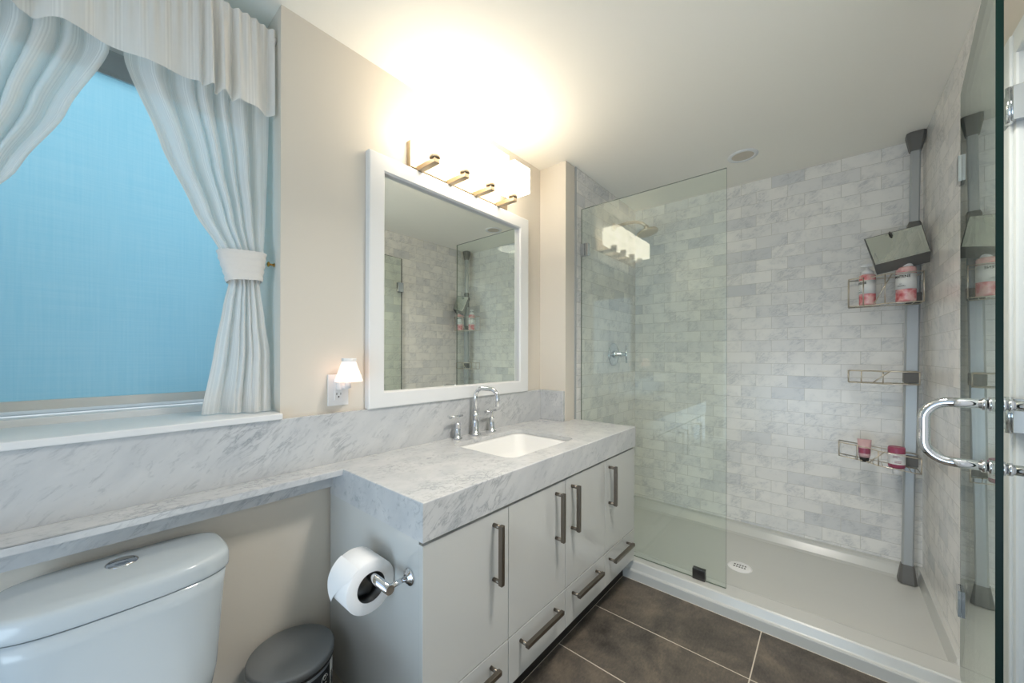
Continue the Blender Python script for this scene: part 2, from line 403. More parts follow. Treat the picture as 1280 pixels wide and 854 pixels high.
# window: frame, pane, sill, step
f = MB()
f.box(WX0, WX1, 0.24, 0.42, 1.0361, 1.078, 0.004); f.box(WX0, WX1, 0.315, 0.42, 2.205, CE-0.0005)
f.box(WX0, WX0+0.045, 0.34, 0.42, 1.078, 2.205); f.box(WX1-0.045, WX1, 0.34, 0.42, 1.078, 2.205)
f.box(WX0, WX1, 0.34, 0.42, 1.0785, 1.10); 
win = struct(f.build('window_1', M['white_paint']))
MB().box(WX0+0.045, WX1-0.045, 0.375, 0.381, 1.10, 2.205).build('pane', M['pane'], win)
b = MB(); b.box(WX0, WX1, 0.0, 0.24, 1.0362, 1.0570); b.box(WX0-0.012, WX1-0.001, -0.032, 0.003, 1.0375, 1.0572, 0.003)
b.build('sill', M['white_paint'], win)

# entry door in the right wall
cs = MB()
for x0, x1 in ((1.622, 1.690), (0.69, 0.758)):
    cs.box(x0, x1, YR, YR+0.020, 0, 2.128, 0.006); cs.box(x0+0.012, x1-0.004, YR+0.018, YR+0.027, 0, 2.116, 0.004)
cs.box(0.69, 1.690, YR, YR+0.0201, 2.06, 2.1282, 0.006)
struct(cs.build('trim_2', M['white_paint']))
d = MB(); d.box(0.765, 1.616, YR-0.04, YR-0.002, 0.012, 2.055, 0.002)
for z0, z1 in ((0.25, 0.95), (1.1, 1.9)):
    d.box(0.90, 1.48, YR-0.006, YR+0.004, z0, z1, 0.004)
door = struct(d.build('door_1', M['door_paint']))
for z in (1.92, 1.095, 0.25):
    h = MB(); h.box(1.600, 1.668, YR+0.0001, YR+0.0285, z-0.045, z+0.045, 0.001); h.cyl((1.617, YR+0.031, z-0.048), (1.617, YR+0.031, z+0.048), 0.007)
    h.build('hinge', M['chrome'], door)

# ------------------------------------------------------------------ shower tray, glass panel, door
TX0, TX1, TY0, TY1 = 2.026, XB, YR+0.012, -0.197
tray = thing('shower_tray', 'long white acrylic shower tray with ridged threshold on the brown tile floor', 'shower tray', (2.4, -1.0, 0))
prof = [(TX0, 0.0), (2.027, 0.044), (2.030, 0.049), (2.036, 0.050), (2.040, 0.053), (2.050, 0.086), (2.056, 0.092), (2.150, 0.092), (2.165, 0.088), (2.185, 0.058), (2.20, 0.052), (2.50, 0.046), (2.88, 0.054), (2.905, 0.060), (2.930, 0.096), (2.938, 0.104), (2.945, 0.1075), (TX1, 0.1085)]
ys = [(TY1, 1.0, None), (TY1-0.035, 0.0, 0.1075), (TY1-0.045, 0.0, 0.098), (TY1-0.075, 0.0, 0.058), (TY1-0.1, 0.0, 0.0)] 
def tray_z(x, y):
    z = 0
    for (a, za), (c, zc) in zip(prof, prof[1:]):
        if a <= x <= c: z = za+(zc-za)*(x-a)/max(1e-9, c-a)
    if x > 2.10:
        for e in (TY1-y, y-TY0):
            e = max(0, e)
            zz = 0.1085 if e < 0.016 else (0.1085-(0.1085-0.05)*min(1, (e-0.016)/0.012))
            z = max(z, zz) if x > 2.16 else max(z, min(zz, 0.092))
    return z
ysm = sorted({TY0, TY0+0.0155, TY0+0.0165, TY0+0.020, TY0+0.0275, TY0+0.0285, TY0+0.2, -1.3, -1.0, -0.7, -0.45, TY1-0.0285, TY1-0.0275, TY1-0.020, TY1-0.0165, TY1-0.0155, TY1})
xsm = sorted({p[0] for p in prof} | {2.09, 2.10, 2.12})
t_ = MB(); t_.grid([[(x, y, tray_z(x, y)) for y in ysm] for x in xsm], sm=False)
t_.box(TX0+0.03, TX1, TY0, TY1, 0.0, 0.03)
t_.build('tray_body', M['acrylic'], tray)
dr = MB(); dr.lathe([(0.002, 0.0555), (0.052, 0.0555), (0.061, 0.052), (0.062, 0.046)], (2.455, -1.022, 0), n=40)
drain = dr.build('drain_cover', M['white_plastic'], tray)
sl = MB()
for k in range(-2, 3):
    for q in (-1, 1):
        sl.box(2.455+q*0.012-0.005, 2.455+q*0.012+0.005, -1.022+k*0.013-0.004, -1.022+k*0.013+0.004, 0.0545, 0.0562)
sl.build('drain_slots', M['slot'], drain)

GX = 2.105
pan = thing('shower_glass_panel', 'fixed clear glass panel standing between vanity end and shower opening', 'glass panel', (GX, -0.6, 0.092))
def glass_slab(c0, c1, th, z0, z1, edge_mat, name, parent):
    c0, c1 = Vector((*c0, 0)), Vector((*c1, 0)); d = (c1-c0).normalized(); nrm = Vector((-d.y, d.x, 0))*th/2
    bm = MB(); q = [c0+nrm, c1+nrm, c1-nrm, c0-nrm]
    lo = [bm.bm.verts.new((p.x, p.y, z0)) for p in q]; hi = [bm.bm.verts.new((p.x, p.y, z1)) for p in q]
    for i in range(4):
        fc = bm.bm.faces.new((lo[i], lo[(i+1) % 4], hi[(i+1) % 4], hi[i])); fc.material_index = 0 if i in (0, 2) else 1
    for r in (list(reversed(lo)), hi): fc = bm.bm.faces.new(r); fc.material_index = 1
    return bm.build(name, [M['glass'], edge_mat], parent)
glass_slab((GX, -0.199), (GX, -1.0187), 0.010, 0.0935, 2.189, M['panel_edge'], 'glass_pane', pan)
c = MB(); c.box(GX-0.014, GX+0.014, -0.925, -0.865, 0.0922, 0.147, 0.002); c.build('bottom_clamp', M['dark_steel'], pan)
c = MB(); c.box(GX-0.014, GX+0.014, -0.252, -0.1975, 1.885, 1.965, 0.002); c.build('wall_clamp', M['chrome'], pan)

HX, HY, EX, EY = 2.055, -1.771, 1.333, -1.697
sd = thing('shower_door', 'clear glass shower door swung open against the right wall', 'shower door', (HX, HY, 0.11))
du = Vector((EX-HX, EY-HY, 0)).normalized(); dn = Vector((-du.y, du.x, 0))
if dn.y < 0: dn = -dn
glass_slab((HX, HY), (EX, EY), 0.0115, 0.11, 2.189, M['edge'], 'glass_pane', sd)
for z in (1.91, 0.385):
    h = MB()
    p = Vector((HX, HY, 0))
    def obox(bm, a0, a1, n0, n1, z0, z1):
        q = [p+du*a+dn*n for a, n in ((a0, n0), (a1, n0), (a1, n1), (a0, n1))]
        lo = [bm.bm.verts.new((v.x, v.y, z0)) for v in q]; hi = [bm.bm.verts.new((v.x, v.y, z1)) for v in q]
        bm.bm.faces.new(list(reversed(lo))); bm.bm.faces.new(hi)
        for i in range(4): bm.bm.faces.new((lo[i], lo[(i+1) % 4], hi[(i+1) % 4], hi[i]))
    obox(h, -0.012, 0.05, 0.0062, 0.014, z-0.045, z+0.045); obox(h, -0.012, 0.05, -0.014, -0.0062, z-0.045, z+0.045)
    h.cyl(p+du*-0.012+Vector((0, 0, z-0.045)), p+du*-0.012+Vector((0, 0, z+0.045)), 0.009)
    h.box(HX-0.03, HX+0.03, YR+0.0125, HY-0.012, z-0.045, z+0.045, 0.002)
    h.build('hinge', M['chrome'], sd)
E0 = Vector((EX, EY, 0)) - du*0.035
hd = MB()
zt, zb = 1.140, 0.996
for sgn in (1, -1):
    n_ = dn*sgn; L = 0.112; rr = 0.045; pts = [E0+n_*0.0058+Vector((0, 0, zt))]
    for k in range(9):
        a = PI/2*k/8; pts.append(E0+n_*(L-rr+rr*math.sin(a))+Vector((0, 0, zt-rr+rr*math.cos(a))))
    for k in range(9):
        a = PI/2*k/8; pts.append(E0+n_*(L-rr+rr*math.cos(a))+Vector((0, 0, zb+rr-rr*math.sin(a))))
    pts.append(E0+n_*0.0058+Vector((0, 0, zb)))
    if sgn < 0: pts = [E0+n_*min(0.085, (q-E0).dot(n_))+Vector((0, 0, q.z)) for q in pts]
    hd.tube(pts, 0.0115, 20)
    for z in (zt, zb):
        q = E0+Vector((0, 0, z)); hd.cyl(q+n_*0.0059, q+n_*0.012, 0.016); hd.cyl(q+n_*0.015, q+n_*0.022, 0.0145)
hd.build('handle', M['chrome'], sd)

# ------------------------------------------------------------------ vanity
CX0, CX1, CYF, CT, CB = 0.605, 2.042, -0.581, 0.8538, 0.7457
# countertop with ledge
sinkhole = rrect(1.085, 1.560, -0.482, -0.122, 0.045, 6)
outer = [(XBK, -0.022), (XBK, -0.116), (CX0, -0.122), (CX0, CYF), (CX1, CYF), (CX1, YW-0.002), (XW-0.002, YW-0.002), (XW-0.002, -0.022)]
ct = MB(); ct.plate_hole(outer, list(reversed(sinkhole)), CT-0.020, CT)
eds = [e for e in ct.bm.edges if all(abs(v.co.z-CT) < 1e-6 for v in e.verts) and len(e.link_faces) == 2 and any(abs(f.normal.z) < 0.5 or f.calc_area() == 0 or abs(f.calc_center_median().z-CT) > 1e-4 for f in e.link_faces) and max(v.co.y for v in e.verts) < -0.05 and (min(v.co.y for v in e.verts) < -0.50 or max(v.co.x for v in e.verts) <= CX0+1e-4 or min(v.co.x for v in e.verts) > CX1-1e-4)]
bmesh.ops.bevel(ct.bm, geom=eds, offset=0.003, segments=2, profile=0.5, affect='EDGES', clamp_overlap=True)
ct.box(CX0, CX1, CYF, CYF+0.022, CB, CT-0.0200); ct.box(CX0, CX0+0.022, CYF+0.022, -0.022, CB, CT-0.0200)
ct.box(CX1-0.022, CX1, CYF+0.022, YW-0.002, CB, CT-0.0200)
ct.box(XBK, CX0, -0.042, -0.0005, 0.776, CT-0.0202)
counter = ct.build('countertop', M['marble'], org=(1.3, -0.3, CT))
tag(counter, 'thick grey-veined white marble countertop running on as a narrow ledge over the toilet', 'countertop')
bs = MB(); bs.box(XBK, XW-0.0015, -0.0205, -0.0005, CT-0.02, 1.0365, 0.0012); bs.box(XW-0.0215, XW-0.0012, YW+0.004, -0.0206, CT+0.0003, 1.0365, 0.0012)
tag(bs.build('backsplash', M['marble'], org=(1.0, 0, CT)), 'grey-veined marble backsplash strip along the wall behind the faucet and under the window', 'backsplash')

FX = [0.6075, 0.9630, 1.3240, 1.6815, 2.0400]; FY = -0.575; DT, DSPLIT, DB = 0.7345, 0.281, 0.115
van = thing('vanity_cabinet', 'glossy white vanity cabinet with four doors over four drawers', 'cabinet', (1.3, -0.3, 0))
k = MB()
k.box(0.6105, 0.628, -0.5555, -0.013, 0.105, CB-0.001); k.box(2.020, 2.038, -0.5555, YW-0.003, 0.105, CB-0.001)
k.box(0.628, 2.020, -0.5555, -0.2, 0.105, 0.122); k.box(0.628, 1.92, -0.2, -0.013, 0.105, 0.122)
k.box(0.628, 2.020, -0.5555, -0.540, 0.122, CB-0.001); k.box(0.628, 1.92, -0.03, -0.013, 0.122, CB-0.001)
k.build('body', M['lacquer'], van)
k = MB(); k.box(0.640, 2.024, -0.515, -0.2, 0.001, 0.105); k.build('toe_kick', M['dark'], van)
def pull(parent, p0, p1, out=0.035):
    """square bar pull from p0 to p1 (centres of the two posts) on the front plane"""
    b = MB(); (x0, z0), (x1, z1) = p0, p1; w_ = 0.0078
    if abs(x1-x0) < 0.01:
        b.box(x0-w_, x0+w_, FY-out-0.008, FY-out+0.007, min(z0, z1)-w_, max(z0, z1)+w_, 0.0012)
        for z in (z0, z1): b.cyl((x0, FY-out+0.004, z), (x0, FY+0.001, z), 0.0068)
    else:
        b.box(min(x0, x1)-w_, max(x0, x1)+w_, FY-out-0.008, FY-out+0.007, z0-w_, z0+w_, 0.0012)
        for x in (x0, x1): b.cyl((x, FY-out+0.004, z0), (x, FY+0.001, z0), 0.0062)
    return b.build('handle', M['pull'], parent)
g = 0.0016
for i in range(4):
    x0, x1 = FX[i]+g, FX[i+1]-g
    b = MB().box(x0, x1, FY, FY+0.0185, DSPLIT+0.002, DT, 0.0012); dd = b.build('door', M['lacquer'], van)
    hx = (0.888, 1.252, 1.371, 1.7245)[i]
    pull(dd, (hx, 0.697), (hx, 0.520))
    b = MB().box(x0, x1, FY, FY+0.0185, DB, DSPLIT-0.002, 0.0012); dd = b.build('drawer', M['lacquer'], van)
    xa, xb_ = ((0.682, 0.876), (1.028, 1.242), (1.380, 1.590), (1.728, 1.940))[i]
    pull(dd, (xa, 0.239), (xb_, 0.239))

# sink
s = MB()
def sring(x0, x1, y0, y1, r, z): return [(x, y, z) for x, y in rrect(x0, x1, y0, y1, r, 6)]
zr = CT-0.0215
s.loft([sring(1.060, 1.585, -0.507, -0.097, 0.06, zr-0.016), sring(1.060, 1.585, -0.507, -0.097, 0.06, zr), sring(1.083, 1.562, -0.484, -0.120, 0.045, zr), sring(1.090, 1.555, -0.477, -0.127, 0.05, zr-0.012), sring(1.115, 1.53, -0.452, -0.15, 0.06, zr-0.075), sring(1.15, 1.495, -0.42, -0.18, 0.06, zr-0.115), sring(1.25, 1.40, -0.33, -0.25, 0.035, zr-0.122)], cap0=False)
s.loft([sring(1.060, 1.585, -0.507, -0.097, 0.06, zr-0.016), sring(1.10, 1.545, -0.46, -0.14, 0.06, zr-0.09), sring(1.2, 1.45, -0.38, -0.2, 0.06, zr-0.135)], cap0=False)
sk = s.build('sink', M['sink_white'], org=(1.32, -0.3, zr-0.13)); tag(sk, 'white undermount rectangular sink basin set in the marble countertop', 'sink')
ring = MB(); ring.lathe([(0.001, 0.004), (0.020, 0.004), (0.024, 0.001), (0.024, -0.004)], (1.322, -0.27, zr-0.121), n=28); ring.build('drain', M['chrome'], sk)

# faucet
fa = thing('faucet', 'chrome gooseneck faucet with two lever handles behind the sink', 'faucet', (1.30, -0.062, CT))
sp = MB(); bx, by = 1.30, -0.062
sp.lathe([(0.024, 0.0003), (0.025, 0.004), (0.022, 0.008), (0.0165, 0.010), (0.0160, 0.095), (0.0172, 0.098), (0.0172, 0.103), (0.0105, 0.107), (0.0102, 0.12)], (bx, by, CT), n=28)
pts = [(bx, by, CT+0.115), (bx, by, CT+0.19)]
for q in range(1, 13):
    a = PI*q/24; pts.append((bx, by-0.045+0.045*math.cos(a), CT+0.19+0.045*math.sin(a)))
for q in range(0, 13):
    a = PI*q/24; pts.append((bx, by-0.105-0.045*math.sin(a), CT+0.19+0.045*math.cos(a)))
pts.append((bx, by-0.15, CT+0.155))
sp.tube(pts, 0.0102, 18); sp.build('spout', M['chrome'], fa)
for hx_ in (1.182, 1.418):
    h = MB()
    h.lathe([(0.022, 0.0003), (0.023, 0.003), (0.019, 0.008), (0.0140, 0.010), (0.0140, 0.068), (0.0150, 0.070), (0.013, 0.075), (0.0055, 0.077), (0.0055, 0.104)], (hx_, by, CT), n=26)
    h.cyl((hx_-0.050, by-0.004, CT+0.108), (hx_+0.032, by+0.002, CT+0.108), 0.0055, 0.0055, 16); h.cyl((hx_-0.053, by-0.004, CT+0.108), (hx_-0.047, by-0.004, CT+0.108), 0.0075, 0.0075, 16)
    h.build('lever_handle', M['chrome'], fa)

# mirror
mr = thing('wall_mirror', 'large mirror in flat white frame hanging above the sink', 'mirror', (1.258, -0.001, 1.037))
x0, x1, z0, z1, ix0, ix1, iz0, iz1 = 0.749, 1.7675, 1.0375, 2.0657, 0.819, 1.688, 1.1033, 1.9967
fr = MB(); yf, yb, ym = -0.032, -0.001, -0.020
o4 = [(x0, z0), (x1, z0), (x1, z1), (x0, z1)]; i4 = [(ix0, iz0), (ix1, iz0), (ix1, iz1), (ix0, iz1)]
m4 = [(x0+0.004, z0+0.004), (x1-0.004, z0+0.004), (x1-0.004, z1-0.004), (x0+0.004, z1-0.004)]
j4 = [(ix0-0.006, iz0-0.006), (ix1+0.006, iz0-0.006), (ix1+0.006, iz1+0.006), (ix0-0.006, iz1+0.006)]
lev = [[(a, yb, c) for a, c in o4], [(a, yf+0.003, c) for a, c in o4], [(a, yf, c) for a, c in m4], [(a, yf, c) for a, c in j4], [(a, yf+0.008, c) for a, c in i4], [(a, yb, c) for a, c in i4]]
fr.loft(lev, False, False, sm=False); fr.build('frame', M['white_paint'], mr)
MB().box(ix0-0.003, ix1+0.003, -0.008, -0.004, iz0-0.003, iz1+0.003).build('mirror_glass', M['mirror'], mr)

# vanity light
vl = thing('vanity_light', 'four-shade brushed nickel vanity light glowing above the mirror', 'wall light', (1.258, -0.001, 2.07))
MB().box(0.938, 1.578, -0.028, -0.001, 2.071, 2.187, 0.002).build('backplate', M['warm_nickel'], vl)
for i in range(4):
    cx = 0.987+0.1705*i; cy = -0.135; hw = 0.066
    a = MB(); a.box(cx-0.014, cx+0.014, cy-0.016, -0.027, 2.063, 2.084, 0.002)
    a.lathe([(0.022, 2.0841), (0.024, 2.088), (0.024, 2.102), (0.021, 2.109)], (cx, cy, 0), n=28)
    a.build('arm', M['warm_nickel'], vl)
    q = MB().box(cx-hw, cx+hw, cy-hw, cy+hw, 2.110, 2.242, 0.005, 3); q.build('shade', M['shade'], vl)

# outlet + night light
ol = thing('wall_outlet', 'white duplex wall outlet plate left of the mirror', 'outlet', (0.640, -0.001, 1.06))
p = MB(); p.box(0.602, 0.680, -0.007, -0.0008, 1.062, 1.180, 0.0025); p.box(0.6245, 0.6575, -0.010, -0.006, 1.082, 1.162, 0.0015)
plate = p.build('plate', M['white_plastic'], ol)
q = MB(); q.box(0.6320, 0.6345, -0.0104, -0.0098, 1.102, 1.111); q.box(0.6470, 0.6490, -0.0104, -0.0098, 1.102, 1.110)
q.cyl((0.6405, -0.0104, 1.095), (0.6405, -0.0098, 1.095), 0.0028); q.build('slots', M['slot'], ol)
nl = thing('night_light', 'small glowing pleated night light plugged in the outlet beside the mirror', 'night light', (0.648, -0.04, 1.125))
p = MB(); p.box(0.630, 0.664, -0.040, -0.0105, 1.122, 1.160, 0.004); p.cyl((0.650, -0.062, 1.13), (0.650, -0.062, 1.175), 0.011); p.box(0.640, 0.660, -0.062, -0.036, 1.128, 1.140, 0.002)
p.build('plug_body', M['white_plastic'], nl)
p = MB(); p.lathe([(0.047, 1.154), (0.0475, 1.160), (0.024, 1.228)], (0.652, -0.066, 0), n=36, cap=False); p.lathe([(0.0465, 1.154), (0.0235, 1.228)], (0.652, -0.066, 0), n=36, cap=False)
p.build('shade', M['night'], nl)
p = MB(); p.lathe([(0.0255, 1.2275), (0.0255, 1.240), (0.0225, 1.240), (0.0225, 1.2275)], (0.652, -0.066, 0), n=32, cap=False); p.build('top_rim', M['white_plastic'], nl)

# ------------------------------------------------------------------ toilet
TC = (0.074, -0.132)
to = thing('toilet', 'white porcelain toilet with dual flush tank under the marble ledge', 'toilet', (0.084, -0.35, 0))
def tank_ring(rx, ry, z, cy=-0.132, e=4.5):
    return [(x, y-(0.018*max(0, 1-((x-TC[0])/rx)**2) if y < cy else 0), zz) for x, y, zz in superell(TC[0], cy, rx, ry, z, e, 72)]
t_ = MB(); t_.loft([tank_ring(0.140, 0.080, 0.36), tank_ring(0.160, 0.091, 0.385), tank_ring(0.172, 0.096, 0.45), tank_ring(0.186, 0.103, 0.66), tank_ring(0.190, 0.104, 0.6975)])
t_.build('tank', M['porcelain'], to)
def lid_ring(k, z, e=4.2):
    pts = []
    for x, y, zz in superell(TC[0], -0.131, 0.197*k, 0.108*k, z, e, 72):
        if y < -0.131: y -= 0.018*max(0, 1-((x-TC[0])/0.197)**2)
        pts.append((x, y, zz))
    return pts
t_ = MB(); t_.loft([lid_ring(0.985, 0.7000), lid_ring(0.998, 0.7015), lid_ring(1.0, 0.708), lid_ring(0.998, 0.728), lid_ring(0.985, 0.737), lid_ring(0.955, 0.742), lid_ring(0.90, 0.745), lid_ring(0.6, 0.748), lid_ring(0.2, 0.749)])
lid = t_.build('tank_lid', M['porcelain'], to)
bt = MB(); bt.lathe([(0.0, 0.7535), (0.019, 0.7535), (0.021, 0.752), (0.0235, 0.7525), (0.0275, 0.7515), (0.029, 0.748)], (TC[0], -0.110, 0), n=40, cap=False)
for q in range(len(bt.bm.verts)): pass
bt.build('flush_button', M['chrome'], to)
b = MB(); b.loft([superell(0.084, -0.40, 0.115, 0.20, 0.0005, 2.6), superell(0.084, -0.39, 0.105, 0.19, 0.06, 2.6), superell(0.084, -0.39, 0.105, 0.20, 0.18, 2.4), superell(0.084, -0.42, 0.15, 0.235, 0.32, 2.3), superell(0.084, -0.44, 0.178, 0.25, 0.375, 2.2), superell(0.084, -0.44, 0.172, 0.245, 0.385, 2.2)])
b.box(-0.05, 0.218, -0.30, -0.045, 0.30, 0.372, 0.02, 3)
b.build('bowl', M['porcelain'], to)
b = MB(); b.loft([superell(0.084, -0.455, 0.182, 0.222, 0.386, 2.3), superell(0.084, -0.455, 0.186, 0.226, 0.396, 2.3), superell(0.084, -0.455, 0.182, 0.222, 0.406, 2.3)])
b.build('seat', M['white_plastic'], to)
b = MB(); b.loft([superell(0.084, -0.455, 0.184, 0.224, 0.4065, 2.3), superell(0.084, -0.455, 0.186, 0.226, 0.414, 2.3), superell(0.084, -0.455, 0.170, 0.212, 0.424, 2.3), superell(0.084, -0.455, 0.08, 0.1, 0.428, 2.3)])
b.build('seat_lid', M['white_plastic'], to)

# ------------------------------------------------------------------ step bin
BC = (0.440, -0.133)
bi = thing('step_bin', 'round brushed steel step bin between the toilet and the vanity', 'bin', (BC[0], BC[1], 0))
def bp(r, a, z): return (BC[0]+r*math.cos(a), BC[1]+r*math.sin(a), z)
b = MB(); b.lathe([(0.112, 0.0), (0.116, 0.004), (0.116, 0.03)], (*BC, 0), n=56); b.build('base', M['rubber'], bi)
b = MB(); b.lathe([(0.1145, 0.0301), (0.1145, 0.296)], (*BC, 0), n=56); b.build('body', M['steel'], bi)
b = MB(); b.lathe([(0.1165, 0.2962), (0.1185, 0.298), (0.1185, 0.304), (0.117, 0.3045)], (*BC, 0), n=56); b.build('rim', M['rubber'], bi)
b = MB(); b.lathe([(0.1175, 0.3047), (0.120, 0.307), (0.120, 0.322), (0.1185, 0.3265), (0.113, 0.329), (0.07, 0.334), (0.02, 0.336)], (*BC, 0), n=56); b.build('lid', M['bin_lid'], bi)
b = MB(); b.box(BC[0]-0.03, BC[0]+0.03, BC[1]-0.150, BC[1]-0.10, 0.006, 0.016, 0.003); b.build('pedal', M['rubber'], bi)
def patch(r, a0, a1, z0, z1, n=8):
    b = MB(); A = [math.radians(a0+(a1-a0)*i/n) for i in range(n+1)]
    b.loft([[bp(r, a, z0) for a in A]+[bp(r-0.0012, a, z0) for a in reversed(A)], [bp(r, a, z1) for a in A]+[bp(r-0.0012, a, z1) for a in reversed(A)]]); return b
lb = patch(0.1157, -86, -46, 0.17, 0.284).build('label', M['black_label'], bi)
ic = MB()
ic.tube([bp(0.1162, math.radians(-60)+0.013*math.cos(t)/0.1162, 0.258+0.013*math.sin(t)) for t in [2*PI*i/28 for i in range(24)]], 0.0009, 6)
ic.tube([bp(0.1162, math.radians(-60)+0.006*math.cos(t)/0.1162, 0.262+0.006*math.sin(t)) for t in [2*PI*i/20 for i in range(20)]], 0.0008, 6, closed=True)
ic.tube([bp(0.1162, math.radians(-60)-0.009/0.1162, 0.246), bp(0.1162, math.radians(-60)-0.012/0.1162, 0.240)], 0.0009, 6)
for q, wd in enumerate((30, 24, 28, 20)):
    A = [math.radians(-82+wd*i/6) for i in range(7)]; z = 0.225-q*0.010
    ic.tube([bp(0.1160, a, z) for a in A], 0.0011, 6)
ic.build('print', M['white_label'], lb)
sk2 = patch(0.1160, -45, -33, 0.19, 0.290).build('sticker', M['white_label'], bi)
bc = MB()
for q in range(14):
    z = 0.205+q*0.0036; hgt = 0.0010+0.0010*((q*7) % 3)/2
    A = [math.radians(-43+7*i/4) for i in range(5)]
    bc.loft([[bp(0.1164, a, z) for a in A]+[bp(0.1155, a, z) for a in reversed(A)], [bp(0.1164, a, z+hgt) for a in A]+[bp(0.1155, a, z+hgt) for a in reversed(A)]])
bc.build('barcode', M['ink'], sk2)

# ------------------------------------------------------------------ toilet paper and holder
PX = 0.6105
hp = thing('toilet_paper_holder', 'chrome single-arm toilet paper holder on the vanity side', 'paper holder', (PX, -0.513, 0.629))
h = MB(); h.lathe([(0.024, -0.0005), (0.024, -0.004), (0.021, -0.007), (0.016, -0.009), (0.0125, -0.013), (0.0085, -0.014)], (PX, -0.513, 0.629), 'x', 36)
h.build('flange', M['chrome'], hp)
h = MB(); h.cyl((PX-0.012, -0.513, 0.629), (0.541, -0.513, 0.629), 0.0075); h.build('post', M['chrome'], hp)
h = MB(); h.cyl((0.541, -0.527, 0.629), (0.541, -0.322, 0.629), 0.0125, n=28); h.build('bar', M['chrome'], hp)
RX, RZ, RY0, RY1, RO, RI = 0.536, 0.605, -0.440, -0.332, 0.0725, 0.041
tp = thing('toilet_paper_roll', 'white toilet paper roll with folded pointed end hanging on the chrome holder', 'toilet paper', (RX, -0.39, RZ-RO))
r = MB(); r.lathe([(RI, RY0), (RO-0.003, RY0), (RO, RY0+0.003), (RO, RY1-0.003), (RO-0.003, RY1), (RI, RY1)], (RX, 0, RZ), 'y', 72, cap=False); r.build('paper', M['paper'], tp)
r = MB(); r.lathe([(RI+0.0002, RY0+0.001), (RI-0.0012, RY0+0.001), (RI-0.0012, RY1-0.001), (RI+0.0002, RY1-0.001)], (RX, 0, RZ), 'y', 48, cap=False); r.build('core', M['dark_steel'], tp)
# folded triangular end
r = MB()
def rp(a, y, dr): return (RX+(RO+dr)*math.cos(a), y, RZ+(RO+dr)*math.sin(a))
A = [math.radians(118+ (212-118)*i/14) for i in range(15)]
def wid(i):
    f_ = i/14; return RY0+0.001+(0.0 if f_ < 0.25 else (f_-0.25)/0.75*0.088), RY1-0.001-(0.0 if f_ < 0.55 else (f_-0.55)/0.45*0.02)
P0 = []; P1 = []
for i, a in enumerate(A):
    ya, yb2 = wid(i); lift = 0.0012+0.030*max(0, (i/14-0.5))**1.5
    P0.append([rp(a, ya+(yb2-ya)*j/6, lift) for j in range(7)]); P1.append([rp(a, ya+(yb2-ya)*j/6, lift-0.0008) for j in range(7)])
r.grid(P0); r.grid(P1)
r.build('folded_end', M['paper'], tp, weld=False)

# ------------------------------------------------------------------ shower fittings
sh = thing('rain_shower', 'round rain shower head on short arm from the tiled wall', 'shower head', (2.57, -0.1975, 2.20))
a = MB(); a.lathe([(0.028, -0.1975), (0.028, -0.203), (0.018, -0.209)], (2.57, 0, 2.20), 'y', 30)
pts = [(2.57, -0.2, 2.20), (2.57, -0.30, 2.205), (2.57, -0.36, 2.200), (2.57, -0.41, 2.180), (2.57, -0.437, 2.155)]
a.tube(pts, 0.0105, 16); a.build('arm', M['nickel'], sh)
MT = Matrix.Rotation(math.radians(-12), 3, 'X')
a = MB(); a.lathe([(0.010, 0.05), (0.016, 0.045), (0.018, 0.030), (0.014, 0.022), (0.030, 0.014), (0.066, 0.008), (0.071, 0.002), (0.070, -0.006), (0.062, -0.008), (0.004, -0.008)], (2.57, -0.448, 2.108), n=44, M=MT); a.build('head', M['nickel'], sh)
sv = thing('shower_valve', 'chrome shower valve with lever on the tiled wall below the shower head', 'shower valve', (2.57, -0.1975, 1.262))
a = MB(); a.lathe([(0.083, -0.1975), (0.083, -0.202), (0.078, -0.206), (0.03, -0.209)], (2.57, 0, 1.262), 'y', 48); a.build('escutcheon', M['chrome'], sv)
a = MB(); a.lathe([(0.027, -0.2092), (0.027, -0.222), (0.020, -0.226), (0.020, -0.262), (0.014, -0.266), (0.012, -0.292)], (2.57, 0, 1.262), 'y', 30); a.cyl((2.573, -0.296, 1.325), (2.567, -0.300, 1.200), 0.0075, 0.0075, 16); a.build('lever', M['chrome'], sv)

# ------------------------------------------------------------------ corner tension caddy
P0 = Vector((2.862, -1.7225, 0.055)); P1 = Vector((2.893, -1.757, 2.4345)); AX = (P1-P0)/(P1.z-P0.z)
def axp(z): return P0+AX*(z-P0.z)
ca = thing('shower_caddy', 'grey tension pole caddy with wire baskets in the shower corner', 'shower caddy', P0)
def rectring(z, hx_, hy_):
    c_ = axp(z); ch = min(hx_, hy_)*0.35
    return [(c_.x+a, c_.y+b2, c_.z) for a, b2 in ((-hx_, -hy_+ch), (-hx_, hy_-ch), (-hx_+ch, hy_), (hx_-ch, hy_), (hx_, hy_-ch), (hx_, -hy_+ch), (hx_-ch, -hy_), (-hx_+ch, -hy_))]
def post(name, m, zs):
    return MB().loft([rectring(*q) for q in zs], sm=False).build(name, m, ca)
post('foot', M['grey_plastic'], [(0.057, 0.036, 0.036), (0.07, 0.035, 0.035), (0.150, 0.021, 0.025)])
post('lower_pole', M['aluminium'], [(0.1505, 0.018, 0.022), (1.8, 0.018, 0.022)])
post('back_rail', M['aluminium'], [(0.66, 0.020, 0.027), (1.78, 0.020, 0.027)])
post('collar', M['grey_plastic'], [(1.80, 0.022, 0.026), (1.95, 0.022, 0.026), (1.965, 0.017, 0.02)])
post('upper_pole', M['aluminium'], [(1.94, 0.015, 0.0185), (2.36, 0.015, 0.0185)])
post('ceiling_cap', M['grey_plastic'], [(2.340, 0.020, 0.022), (2.345, 0.022, 0.024), (2.42, 0.036, 0.037), (2.4345, 0.036, 0.037)])
